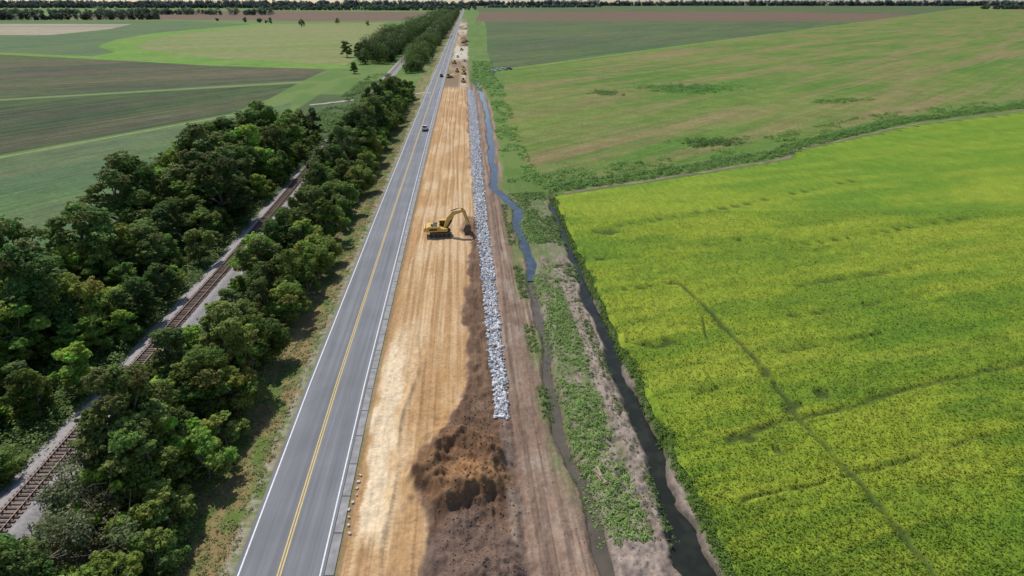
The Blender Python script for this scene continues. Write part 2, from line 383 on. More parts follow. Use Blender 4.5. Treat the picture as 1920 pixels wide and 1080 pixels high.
poly('crop_field', [(-68, -60), (-80, 60), (-92, 200), (-100, 262), (-112, 300), (-123, 264), (-167, 183), (-300, -60)], FA)
poly('crop_field', [(-306, -55), (-173, 187), (-129, 268), (-128, 313), (-134, 375), (-266, 304), (-600, 122), (-600, -60)], FB)
poly('crop_field', [(-268, 313), (-135, 387), (-139, 458), (-240, 484), (-333, 526), (-505, 596), (-900, 756), (-1400, 756), (-1400, -60), (-602, 131)], FC)
poly('crop_field', [(-134, 487), (-262, 548), (-366, 624), (-424, 697), (-484, 822), (-524, 1002), (-530, 1400), (-300, 1500), (-190, 900), (-152, 680)], FD)
poly('crop_field', [(-510, 614), (-390, 570), (-400, 620), (-470, 700), (-530, 830), (-575, 1000), (-580, 1400), (-900, 1650), (-2400, 1650), (-2400, 1100), (-900, 772)], FA)
poly('grass_band', [(-110, 465), (-140, 458.5), (-240, 484.5), (-333, 526.5), (-505, 596.5), (-900, 757), (-900, 771), (-510, 613), (-390, 569), (-400, 619), (-470, 699), (-530, 829), (-575, 1000), (-580, 1400), (-531, 1400), (-525, 1002), (-485, 822), (-425, 697), (-367, 624), (-263, 548), (-135, 487)], FG, .0045)
poly('stubble_field', [(-700, 940), (-740, 1150), (-850, 1400), (-2400, 1500), (-2400, 1120), (-900, 940)], FT, .008)
poly('fallow_field', [(-800, 1690), (-480, 1600), (-290, 1640), (-330, 2900), (-1500, 3400), (-1700, 2000)], F3b, .008)
def track(name, pts, w, mat=FP, z=.012, follow=False):
    pts = np.array(pts, float); d = np.gradient(pts, axis=0); nrm = np.stack([-d[:, 1], d[:, 0]], -1); nrm /= np.linalg.norm(nrm, axis=1)[:, None]
    a = pts+nrm*w/2; b_ = pts-nrm*w/2; n = len(pts); i = np.arange(n-1)
    za = gz(pts[:, 0], pts[:, 1])+z if follow else np.full(n, z)
    mb = MB(); mb.add(np.concatenate([np.c_[a, za], np.c_[b_, za]]), np.stack([i, i+1, i+n+1, i+n], -1)); mb.obj(name, [mat])
track('farm_track', [(-301.5, -58), (-169.5, 185), (-125.5, 266), (-122, 290)], 1.3)
track('farm_track', [(-600, 126.5), (-267, 309), (-134, 382)], 1.3)
track('farm_track', [(-12, 446), (207, 723), (763, 1415), (3125, 4398)], 7, FG)
hx = np.linspace(14, 240, 60); topY = lambda X: np.interp(X, [0, 11.4, 41.8, 91.5, 96, 165.8, 243.7, 400, 800], [143, 145, 159, 184, 194, 240, 276, 366, 600])
track('drain_bank_soil', np.stack([hx, topY(hx)+1.9+.5*np.sin(hx*.3)], -1), 1.5, simple('bank_soil', (.21, .16, .11), .95, var=.5, scale=.25), .02)

# ------------------------------------------------------------------ leaves
def leaf_quads(mb, P, Nn, size, col, mat=0):
    n = len(P); r = rng.normal(size=(n, 3)); Nn = Nn/np.maximum(np.linalg.norm(Nn, axis=1)[:, None], 1e-6)
    a = np.cross(Nn, r); a /= np.linalg.norm(a, axis=1)[:, None]+1e-9; b_ = np.cross(Nn, a)
    s = size[:, None]; a = a*s; b_ = b_*s*rng.uniform(.5, .9, (n, 1))
    v = np.stack([P-a, P-b_, P+a, P+b_], 1).reshape(-1, 3)
    i = np.arange(n)*4
    mb.add(v, np.stack([i, i+1, i+2, i+3], -1), mat, np.repeat(col, 4, axis=0))
def leaf_cloud(mb, cen, rad, hz, per, size, basecol, cvar=.3, up=.3, zmin=-.3, mat=0, spread=(.72, 1.08)):
    cen = np.asarray(cen, float); k = len(cen); rad = np.broadcast_to(rad, k); hz = np.broadcast_to(hz, k)
    n = k*per; d = rng.normal(size=(n, 3)); d /= np.linalg.norm(d, axis=1)[:, None]
    d[:, 2] = np.where(d[:, 2] < zmin, -d[:, 2], d[:, 2])
    rr = rng.uniform(*spread, (n, 1)); id_ = np.repeat(np.arange(k), per)
    P = cen[id_]+d*rr*np.stack([rad[id_], rad[id_], hz[id_]], -1)
    nn = d+rng.normal(size=(n, 3))*.5; nn[:, 2] += up
    lc = rng.uniform(1-cvar, 1+cvar, (k, 1))[id_]*rng.uniform(.75, 1.25, (n, 1))
    bc = np.asarray(basecol, float); bc = bc[id_] if bc.ndim == 2 else bc
    c = bc*lc; sz = rng.uniform(.6, 1.2, n)*size
    leaf_quads(mb, P, nn, sz, c, mat)
def tube(mb, pts, rads, mat=1, col=(1, 1, 1), k=6):
    pts = np.array(pts, float); n = len(pts); V = []
    for j in range(n):
        d = pts[min(j+1, n-1)]-pts[max(j-1, 0)]; d = d/(np.linalg.norm(d)+1e-9)
        u = np.cross(d, (0.3, 1, .1)); u /= np.linalg.norm(u); w_ = np.cross(d, u)
        for q in range(k):
            a = 2*math.pi*q/k; V.append(pts[j]+rads[j]*(u*math.cos(a)+w_*math.sin(a)))
    Fq = [[j*k+q, j*k+(q+1) % k, (j+1)*k+(q+1) % k, (j+1)*k+q] for j in range(n-1) for q in range(k)]
    mb.add(V, Fq, mat, col, True)
M_leaf = leafmat('foliage', .38, 1); M_bark = simple('bark', (.18, .15, .12), .9, var=.3)
M_grass = leafmat('weeds', .3)
def tree_mesh(name, H, Rr, lobes, per, size, colr, base=.2, bare=0, shape=.6):
    mb = MB(); colr = np.asarray(colr)
    tp = np.array([(0, 0, -.5), (rng.normal()*.15, rng.normal()*.15, H*.25), (rng.normal()*.4, rng.normal()*.4, H*.55), (rng.normal()*.5, rng.normal()*.5, H*.85)])
    tube(mb, tp, [H*.032, H*.024, H*.016, H*.005])
    cs = []; rs = []
    ecc = rng.uniform(.8, 1.2); off = rng.normal(size=2)*Rr*.12
    for i in range(lobes):
        zz = H*(base+(.93-base)*((i+.5)/lobes)); k = (zz/H-base)/(1-base)
        env = Rr*math.sin(math.pi*min(1, .22+.72*k))**shape
        a = i*2.4+rng.uniform(-.7, .7); q = env*rng.uniform(.3, .88)
        rl = Rr*rng.uniform(.17, .42)*(1-.25*k)
        p = np.array([math.cos(a)*q*ecc+off[0], math.sin(a)*q/ecc+off[1], zz-rl*.4+rng.normal()*H*.03]); cs.append(p); rs.append(rl)
        s0 = tp[1]*.6+tp[2]*.4; mid = (s0+p)/2+np.array([0, 0, .1*H*rng.uniform(-.3, .6)])
        tube(mb, [tp[1] if k < .4 else tp[2], mid, p, p+(p-mid)*.35], [H*.011, H*.008, H*.004, H*.0015], k=5)
        if bare:
            for b2 in range(9):
                e_ = p+rng.normal(size=3)*rl*1.1+np.array([0, 0, rl*.7]); tube(mb, [mid*.3+p*.7, (p+e_)/2+rng.normal(size=3)*.2, e_], [H*.006, H*.004, H*.0015], k=4)
    cs.append(np.array([off[0], off[1], H*.86])); rs.append(Rr*.30)
    cs = np.array(cs); rs = np.array(rs)
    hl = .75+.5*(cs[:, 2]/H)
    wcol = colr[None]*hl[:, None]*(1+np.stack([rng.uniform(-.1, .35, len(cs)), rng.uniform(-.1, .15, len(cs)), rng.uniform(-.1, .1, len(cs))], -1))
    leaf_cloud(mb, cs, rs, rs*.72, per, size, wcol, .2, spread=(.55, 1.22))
    k = lobes*16; j = rng.integers(0, len(cs), k); d = rng.normal(size=(k, 3)); d /= np.linalg.norm(d, axis=1)[:, None]; d[:, 2] = np.abs(d[:, 2])*.85
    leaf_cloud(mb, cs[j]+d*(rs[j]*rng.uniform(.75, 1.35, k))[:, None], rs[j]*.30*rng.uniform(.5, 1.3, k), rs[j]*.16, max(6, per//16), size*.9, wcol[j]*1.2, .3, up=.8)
    return mb.mesh(name, [M_leaf, M_bark])
kk = 2.3
def gcol(r_, g_, b_): return (r_*kk, g_*kk, b_*kk)
protos = [
 tree_mesh('tree_a', 13, 5.4, 20, 700, .20, gcol(.058, .088, .020)),
 tree_mesh('tree_b', 11, 4.6, 17, 700, .19, gcol(.076, .116, .021)),
 tree_mesh('tree_c', 14.5, 5.8, 23, 680, .21, gcol(.048, .076, .019)),
 tree_mesh('tree_d', 9.5, 4.4, 15, 700, .18, gcol(.095, .145, .024)),
 tree_mesh('tree_e', 14, 4.2, 19, 640, .19, gcol(.054, .082, .022), .18, shape=.9),
 tree_mesh('tree_f', 10, 5.4, 18, 680, .20, gcol(.066, .096, .019), .14)]
bare_p = tree_mesh('tree_g', 9.5, 4.6, 16, 200, .14, (.17, .19, .09), .2, 1)
bright_p = tree_mesh('tree_h', 8.5, 4.2, 15, 640, .17, gcol(.105, .18, .024), .12)
small_p = [tree_mesh('tree_s', 6, 3.2, 11, 560, .15, gcol(.09, .148, .028), .08), tree_mesh('tree_t', 6.5, 3.4, 12, 560, .15, gcol(.065, .105, .023), .08)]
def put_tree(me, x, y, s, name='deciduous_tree', sz=None):
    o = bpy.data.objects.new(name, me); C.scene.collection.objects.link(o)
    o.location = (x, y, float(gz(x, y))-.1); o.rotation_euler = (0, 0, rng.uniform(0, 6.28)); o.scale = (s, s, sz or s*rng.uniform(.85, 1.2))
    return o
cnt = 0
yv = 8.
while yv < 216:
    for t0 in (-34.8, -39.5, -44.5, -49.5, -54):
        if yv > 195 and t0 < -50: continue
        if t0 == -54 and yv < 120 and rng.random() < .6: continue
        Yp = yv+rng.uniform(-2.4, 2.4); tp = t0+rng.uniform(-1.7, 1.7)
        k = rng.uniform(.62, 1.18)*(1.18 if 120 < Yp < 215 else (1.0 if Yp > 60 else .88))
        if t0 == -34.8: k *= .55; 
        if t0 == -39.5: k *= .85
        if rng.random() < .06: continue
        me = protos[rng.integers(0, 6)]
        if rng.random() < .08: me = bright_p
        put_tree(me, rc(Yp)+railt(Yp)+28.8+tp, Yp, k); cnt += 1
    yv += 6.6
yv = 18.
while yv < 325:
    for t0 in (-23.4, -19, -15.2, -12.0):
        Yp = yv+rng.uniform(-2, 2); tp = t0+rng.uniform(-1.0, 1.0)
        k = rng.uniform(.6, .95)
        if yv < 62: k *= 1.05
        if t0 == -23.4:
            k *= .58 if (46 < yv < 58 or yv > 160) else .42
            if yv < 46: continue
        if t0 == -19 and yv < 46: tp += 1.2; k *= .85
        if 64 < yv < 84: k *= .66
        if 85 < yv < 150: k *= .85
        if yv > 165: k *= 1.1
        me = protos[rng.integers(0, 6)] if rng.random() < .72 else (small_p+[bright_p])[rng.integers(0, 3)]
        if t0 == -12.0:
            if rng.random() < .12: continue
            me = (small_p+[protos[5], protos[1]])[rng.integers(0, 4)]; k = rng.uniform(.55, .8) if me in protos else rng.uniform(.7, 1.15)
        put_tree(me, rc(Yp)+tp+(railt(Yp)+28.8)*.7*(1 if t0 < -12 else 0), Yp, k); cnt += 1
    yv += 5.7
for x, y, s in ((-40.2, 37.5, .95), (-37.5, 32, .95)): put_tree(bare_p, x, y, s, 'sparse_tree'); cnt += 1
put_tree(bright_p, -46.5, 96, 1.05)
for x, y, s in ((-151, 560, 1.4), (-138, 556, 1.1), (-131, 548, 1.2), (-122, 560, 1.1), (-112, 430, .6), (-300, 1300, 1.2), (-420, 1250, 1.1), (-390, 1400, 1.3)):
    put_tree(protos[rng.integers(0, 4)], x, y, s, sz=s*.9); cnt += 1
print('trees', cnt)

def belt(name, pts, H, spacing, width, per=60, size=.9, colr=(.045, .07, .027)):
    pts = np.array(pts, float); L = np.concatenate([[0], np.cumsum(np.linalg.norm(np.diff(pts, axis=0), axis=1))])
    k = int(L[-1]/spacing*max(1, width/spacing)); s = rng.uniform(0, L[-1], k)
    x = np.interp(s, L, pts[:, 0])+rng.uniform(-.5, .5, k)*width; y_ = np.interp(s, L, pts[:, 1])+rng.uniform(-.5, .5, k)*width
    h = H*rng.uniform(.45, 1.15, k)*(.65+.7*fbm(s/45., s*0, 5)); mb = MB(); tint = rng.uniform(.75, 1.3, (k, 1))
    for q in range(3):
        cz = h*(.35+.22*q); rr = h*(.42-.07*q)
        cen = np.stack([x+rng.normal(size=k)*h*.15, y_+rng.normal(size=k)*h*.15, cz], -1)
        leaf_cloud(mb, cen, rr, rr*.8, per, size, np.asarray(colr)[None]*tint*(.85+.15*q), .3, zmin=-1, spread=(.6, 1.15))
    return mb.obj(name, [M_grass])
r_ = lambda Y, t: (float(rc(Y)+t), Y)
belt('distant_tree_belt', [r_(430, -20), r_(700, -21)], 15, 7, 13, 260, .42, (.105, .16, .038))
belt('distant_tree_belt', [r_(700, -21), r_(2600, -22)], 18, 8, 15, 100, .8, (.10, .15, .044))
belt('distant_tree_belt', [r_(500, -54), r_(800, -60)], 20, 8, 26, 260, .5, (.095, .147, .036))
belt('distant_tree_belt', [r_(800, -60), r_(2600, -60)], 20, 10, 28, 100, .9, (.092, .14, .04))
hz = (.09, .125, .085)  # tree lines below: distance haze painted into the leaf colours, paler and bluer
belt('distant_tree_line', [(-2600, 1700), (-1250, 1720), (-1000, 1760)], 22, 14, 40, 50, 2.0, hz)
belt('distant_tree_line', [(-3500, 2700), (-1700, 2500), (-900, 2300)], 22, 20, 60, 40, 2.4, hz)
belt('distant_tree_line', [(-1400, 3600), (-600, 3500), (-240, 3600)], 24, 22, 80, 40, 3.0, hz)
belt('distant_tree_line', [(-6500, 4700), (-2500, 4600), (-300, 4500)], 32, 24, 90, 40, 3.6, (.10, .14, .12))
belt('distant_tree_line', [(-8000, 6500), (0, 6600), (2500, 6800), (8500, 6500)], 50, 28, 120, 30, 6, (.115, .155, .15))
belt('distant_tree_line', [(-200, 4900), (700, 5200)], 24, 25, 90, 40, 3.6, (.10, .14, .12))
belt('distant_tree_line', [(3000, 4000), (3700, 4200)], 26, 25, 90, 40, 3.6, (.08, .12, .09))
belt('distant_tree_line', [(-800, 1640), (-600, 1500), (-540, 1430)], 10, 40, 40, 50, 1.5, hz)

def scatter_band(name, pts, width, k, r, h, per, size, colr, mat=None, cut=None, gauss=False):
    pts = np.array(pts, float); L = np.concatenate([[0], np.cumsum(np.linalg.norm(np.diff(pts, axis=0), axis=1))])
    s = rng.uniform(0, 1, k)*L[-1]
    if gauss: s = np.clip(rng.normal(.5, .24, k), -.2, 1.2)*L[-1]
    x = np.interp(s, L, pts[:, 0]); y_ = np.interp(s, L, pts[:, 1])
    if gauss:
        over = np.where(s < 0, s, np.where(s > L[-1], s-L[-1], 0)); ux = (pts[-1]-pts[0])/np.linalg.norm(pts[-1]-pts[0]); x = x+over*ux[0]; y_ = y_+over*ux[1]
    o = (rng.normal(0, .25, k) if gauss else rng.uniform(-.5, .5, k))*width
    dx = np.interp(s+1, L, pts[:, 0])-np.interp(s-1, L, pts[:, 0]); dy = np.interp(s+1, L, pts[:, 1])-np.interp(s-1, L, pts[:, 1]); q = np.hypot(dx, dy)
    dx = np.where(q < 1e-4, 1, dx); q = np.maximum(q, 1e-4); q = np.where(q < 1e-3, 1, q)
    x = x-dy/q*o; y_ = y_+dx/q*o
    keep = fbm(x*.12, y_*.12, 77) > (cut or 0); x = x[keep]; y_ = y_[keep]; k = len(x)
    rr = r*rng.uniform(.5, 1.3, k); hh = h*rng.uniform(.5, 1.3, k)
    mb = MB(); leaf_cloud(mb, np.stack([x, y_, gz(x, y_)+hh*.2], -1), rr, hh, per, size, np.asarray(colr)*1.7, .25, up=1.2, zmin=0)
    return mb.obj(name, [M_grass])
H1 = [(9, 151), (42, 166), (92, 193), (100, 203), (165, 249), (244, 286), (400, 376)]
scatter_band('weed_hedge', H1, 7, 2600, 1.1, .8, 34, .18, (.078, .135, .032))
scatter_band('weed_hedge', [(x-2, y+8) for x, y in H1], 14, 1500, 1.5, .9, 34, .22, (.082, .15, .034), cut=.48)
scatter_band('weed_patch', [(76, 350), (130, 356)], 34, 420, 2.4, .8, 40, .28, (.085, .16, .036), gauss=True)
scatter_band('weed_patch', [(45, 330), (60, 335)], 20, 60, 1.8, .7, 40, .25, (.085, .16, .036), gauss=True)
scatter_band('weed_patch', [(150, 300), (190, 312)], 14, 100, 1.8, .9, 34, .25, (.085, .16, .036), gauss=True)
scatter_band('weed_patch', [(60, 205), (85, 212)], 12, 120, 1.6, 1.0, 34, .25, (.08, .15, .036), gauss=True)
scatter_band('weed_patch', [r_(350, 33), r_(400, 30), r_(520, 32)], 16, 600, 1.2, .7, 26, .25, (.085, .165, .036))
scatter_band('weed_patch', [r_(160, 34), r_(225, 34), r_(345, 36)], 9, 1100, .8, .4, 24, .18, (.09, .165, .036), cut=.45)
ty = np.linspace(38, 150, 20)
scatter_band('median_weeds', [r_(a, 31.8) for a in ty], 5.5, 3600, .38, .3, 16, .10, (.11, .17, .045), cut=.46)
scatter_band('median_weeds', [r_(a, 33) for a in ty], 9, 2200, .2, .18, 12, .07, (.12, .17, .055), cut=.3)
scatter_band('median_weeds', [r_(a, 27.3) for a in np.linspace(56, 140, 12)], 1.6, 800, .34, .3, 16, .10, (.11, .17, .045), cut=.42)
scatter_band('median_weeds', [r_(a, 35.5) for a in np.linspace(95, 150, 12)], 7, 1400, .45, .35, 18, .12, (.095, .16, .04), cut=.4)
scatter_band('bank_weeds', [r_(a, 40.6) for a in np.linspace(20, 146, 12)], 1.8, 2200, .42, .4, 18, .10, (.10, .17, .028))
scatter_band('bank_weeds', [r_(a, 36.6) for a in np.linspace(20, 146, 12)], 1.2, 900, .3, .3, 16, .09, (.10, .155, .04), cut=.48)
scatter_band('undergrowth', [r_(a, -17) for a in np.linspace(10, 340, 20)], 13, 3600, .9, .9, 34, .14, (.086, .13, .030), cut=.3)
scatter_band('undergrowth', [r_(a, -43) for a in np.linspace(10, 220, 20)], 22, 2400, 1.2, 1.4, 34, .17, (.07, .11, .026))
scatter_band('undergrowth', [r_(a, -42) for a in np.linspace(225, 420, 20)], 14, 1500, 1.5, 1.2, 30, .25, (.085, .155, .034), cut=.42)
scatter_band('verge_grass', [r_(a, -8.3) for a in np.linspace(15, 300, 20)], 6.3, 6500, .36, .22, 12, .09, (.135, .14, .055), cut=.3)
scatter_band('railside_weeds', [r_(a, -25.3+float(railt(a))+28.8) for a in np.linspace(15, 300, 30)], 1.4, 900, .4, .35, 18, .11, (.085, .135, .034), cut=.48)

# ------------------------------------------------------------------ bright crop field east of the ditch
Tc = np.concatenate([np.arange(40.6, 75, .2), np.arange(75, 130, .5), np.geomspace(130, 520, 110)])
yl = [10, 16, 22, 27]; y = 30.
while y < 500: yl.append(y); y += max(.18, .18*(y/34)**1.6)
Yc = np.array(yl); Tq, Yq = np.meshgrid(Tc, Yc); Xq = Tq+rc(Yq)+(fbm(Yq*.25, Tq*.02, 91)-.5)*2.0*np.exp(-(Tq-40.6)/6)
lines = [([(50.8, 91.1), (76.8, 99.1)], .4, .3), ([(17.6, 72.5), (21, 71.3), (24.4, 72.2)], .45, .5),
 ([(34.9, 55.1), (43.4, 57.7), (56.7, 62.5), (72.4, 66.8), (100, 75)], .36, .75), ([(30.9, 92.2), (33.9, 73.2), (35.2, 64.3), (35.1, 55.8), (36.7, 45.3), (37.8, 34)], .42, .45),
 ([(25, 51.5), (34.9, 55.3)], .45, .6), ([(16.9, 103), (25.4, 104)], .35, .3), ([(19.9, 90), (32, 93)], .25, .2), ([(20, 120), (60, 138), (100, 160)], .4, .2), ([(44, 80), (70, 87)], .28, .2),
 ([(28, 62), (30.5, 80)], .15, .1), ([(60, 110), (110, 128)], .3, .2), ([(30, 108), (52, 114)], .25, .2), ([(38, 69), (62, 77)], .25, .2), ([(24, 60), (35, 64)], .25, .2), ([(24, 42), (60, 53)], .2, .1)]
def segd(x, y, pts):
    d = np.full(x.shape, 1e9)
    for (x0, y0), (x1, y1) in zip(pts[:-1], pts[1:]):
        t = np.clip(((x-x0)*(x1-x0)+(y-y0)*(y1-y0))/((x1-x0)**2+(y1-y0)**2), 0, 1)
        d = np.minimum(d, np.hypot(x-x0-t*(x1-x0), y-y0-t*(y1-y0)))
    return d
blobs = [(34.7, 65, 1.0, 2.4), (26.6, 51.5, 1.9, .9), (21.3, 118, 3.8, 1.6), (40.5, 60.2, 1.1, 1.3), (33, 78, .6, 2), (30.5, 49, 1., .6), (15, 36, 1.2, 2), (35.2, 57, 1.2, .8), (24, 72.6, 1.5, .5)]
def crop_gap(x, y):
    wx = (fbm(x*.6, y*.6, 95)-.5)*1.6; wy = (fbm(x*.6, y*.6, 96)-.5)*1.6
    wx2 = (fbm(x*.12, y*.12, 98)-.5)*4; wy2 = (fbm(x*.12, y*.12, 99)-.5)*4
    gq = np.zeros_like(x); br = sstep(.38, .56, fbm(x*.3, y*.3, 97))
    for p, w_, m_ in lines: gq = np.maximum(gq, (1-sstep(w_*.4, w_*1.7, segd(x+wx*.4+wx2*.3, y+wy*.4+wy2*.3, p)))*(m_+(1-m_)*br))
    for bx, by, a, c_ in blobs: gq = np.maximum(gq, 1-sstep(.5, 1.2, np.hypot((x-bx+wx*1.8)/a, (y-by+wy*1.8)/c_)))
    return gq
def crop_col(x, y):
    u = x*math.cos(.28)+y*math.sin(.28); v = -x*math.sin(.28)+y*math.cos(.28)
    s1 = fbm(u*.022, v*.06, 101); s2 = fbm(u*.05, v*.26, 102); s3 = fbm(x*1.3, y*1.3, 103); s4 = fbm(u*.10, v*1.0, 106, 3)
    c_ = np.zeros(x.shape+(3,)); c_[:] = (.235, .300, .026)
    c_ = cmix(c_, sstep(.38, .62, s1)*.85, (.140, .240, .020))
    c_ = cmix(c_, sstep(.50, .68, s2)*.6, (.105, .20, .020))
    c_ = cmix(c_, sstep(.46, .32, s2)*.5, (.29, .33, .036))
    c_ = cmix(c_, sstep(.53, .68, s4)*.5*sstep(170, 60, y), (.09, .175, .016))
    c_ = cmix(c_, sstep(100, 210, y)*.45, (.145, .265, .022))
    return c_*(.78+.44*s3[..., None])
gap = crop_gap(Xq, Yq)
Zq = .02+.42*(1-gap*.9)+(fbm(Xq*1.6, Yq*1.6, 104)-.5)*.3*(1-gap)+(fbm(Xq*.2, Yq*.4, 105)-.5)*.25
edge = np.minimum(sstep(40.5, 41.4, Tq), sstep(0, 1.5, topY(Xq)-Yq)); Zq = Zq*edge-.05*(1-edge)
cq = cmix(crop_col(Xq, Yq), gap*.9, (.055, .080, .02))
nr, nc = Tq.shape; idx = np.arange(nr*nc).reshape(nr, nc)
F = np.stack([idx[:-1, :-1], idx[:-1, 1:], idx[1:, 1:], idx[1:, :-1]], -1).reshape(-1, 4)
ins = (Yq < topY(Xq)+.5).reshape(-1); F = F[ins[F].all(1)]
mb = MB(); mb.add(np.stack([Xq, Yq, Zq], -1).reshape(-1, 3), F, 0, cq.reshape(-1, 3), True)
M_crop = attrmat('bright_crop', fine=(1.6, .25), fine2=(6., .3), bs=.8, bd=.3, spec=.15)
mb.obj('soybean_field', [M_crop])
k = 170000; yy = 32+rng.random(k)**1.5*100; tt = 41+rng.random(k)*(30+yy*.9); xx = tt+rc(yy)
gp = crop_gap(xx, yy); kp = (rng.random(k) > gp*1.1) & (yy < topY(xx)-1); xx = xx[kp]; yy = yy[kp]
mb = MB(); nn = rng.normal(size=(len(xx), 3))*.4; nn[:, 2] += 1
leaf_quads(mb, np.stack([xx, yy, .44+rng.uniform(-.08, .22, len(xx))], -1), nn, rng.uniform(.06, .15, len(xx)), crop_col(xx, yy)*rng.uniform(.85, 1.35, (len(xx), 1)))
mb.obj('soybean_plants', [M_grass])

# ------------------------------------------------------------------ boxes / prisms
BV = np.array([(-1, -1, -1), (1, -1, -1), (1, 1, -1), (-1, 1, -1), (-1, -1, 1), (1, -1, 1), (1, 1, 1), (-1, 1, 1)])*.5
BF = np.array([(0, 3, 2, 1), (4, 5, 6, 7), (0, 1, 5, 4), (1, 2, 6, 5), (2, 3, 7, 6), (3, 0, 4, 7)])
def box(mb, c, s, mat=0, rot=0, col=None):
    v = BV*np.array(s); cr, sr = math.cos(rot), math.sin(rot)
    v = np.stack([v[:, 0]*cr-v[:, 1]*sr, v[:, 0]*sr+v[:, 1]*cr, v[:, 2]], -1)+np.array(c); mb.add(v, BF, mat, col)
def prism(mb, prof, y0, y1, mat=0, inset=0):
    n = len(prof); P = np.array(prof, float); cen = P.mean(0)
    Pi = cen+(P-cen)*(1-inset)
    rings = [(Pi, y0), (P, y0+abs(inset)*(y1-y0)*.3), (P, y1-abs(inset)*(y1-y0)*.3), (Pi, y1)] if inset else [(P, y0), (P, y1)]
    V = []; 
    for Q, yy_ in rings: V += [(q[0], yy_, q[1]) for q in Q]
    Fq = [[r0*n+i, r0*n+(i+1) % n, (r0+1)*n+(i+1) % n, (r0+1)*n+i] for r0 in range(len(rings)-1) for i in range(n)]
    mb.add(V, Fq, mat); mb.add(V[:n], [list(range(n))], mat); mb.add(V[-n:], [list(range(n))[::-1]], mat)
def circ(cx, cz, r, k=16): return [(cx+r*math.cos(2*math.pi*i/k), cz+r*math.sin(2*math.pi*i/k)) for i in range(k)]
def part(name, mats, parent, fn):
    mb = MB(); fn(mb); return mb.obj(name, mats, parent)
def empty(name, loc, rz, s=1):
    o = bpy.data.objects.new(name, None); C.scene.collection.objects.link(o); o.location = loc; o.rotation_euler = (0, 0, rz); o.scale = (s, s, s); return o
m_yel = simple('machine_yellow', (.68, .44, .11), .45, var=.18, scale=1.5); m_blk = simple('black_steel', (.03, .03, .03), .6)
m_trk = simple('track_steel', (.13, .10, .075), .7, var=.4); m_gls = simple('tinted_glass', (.02, .03, .035), .1); m_tire = simple('tyre_rubber', (.025, .025, .025), .8)
m_gry = simple('steel_grey', (.35, .35, .36), .4)

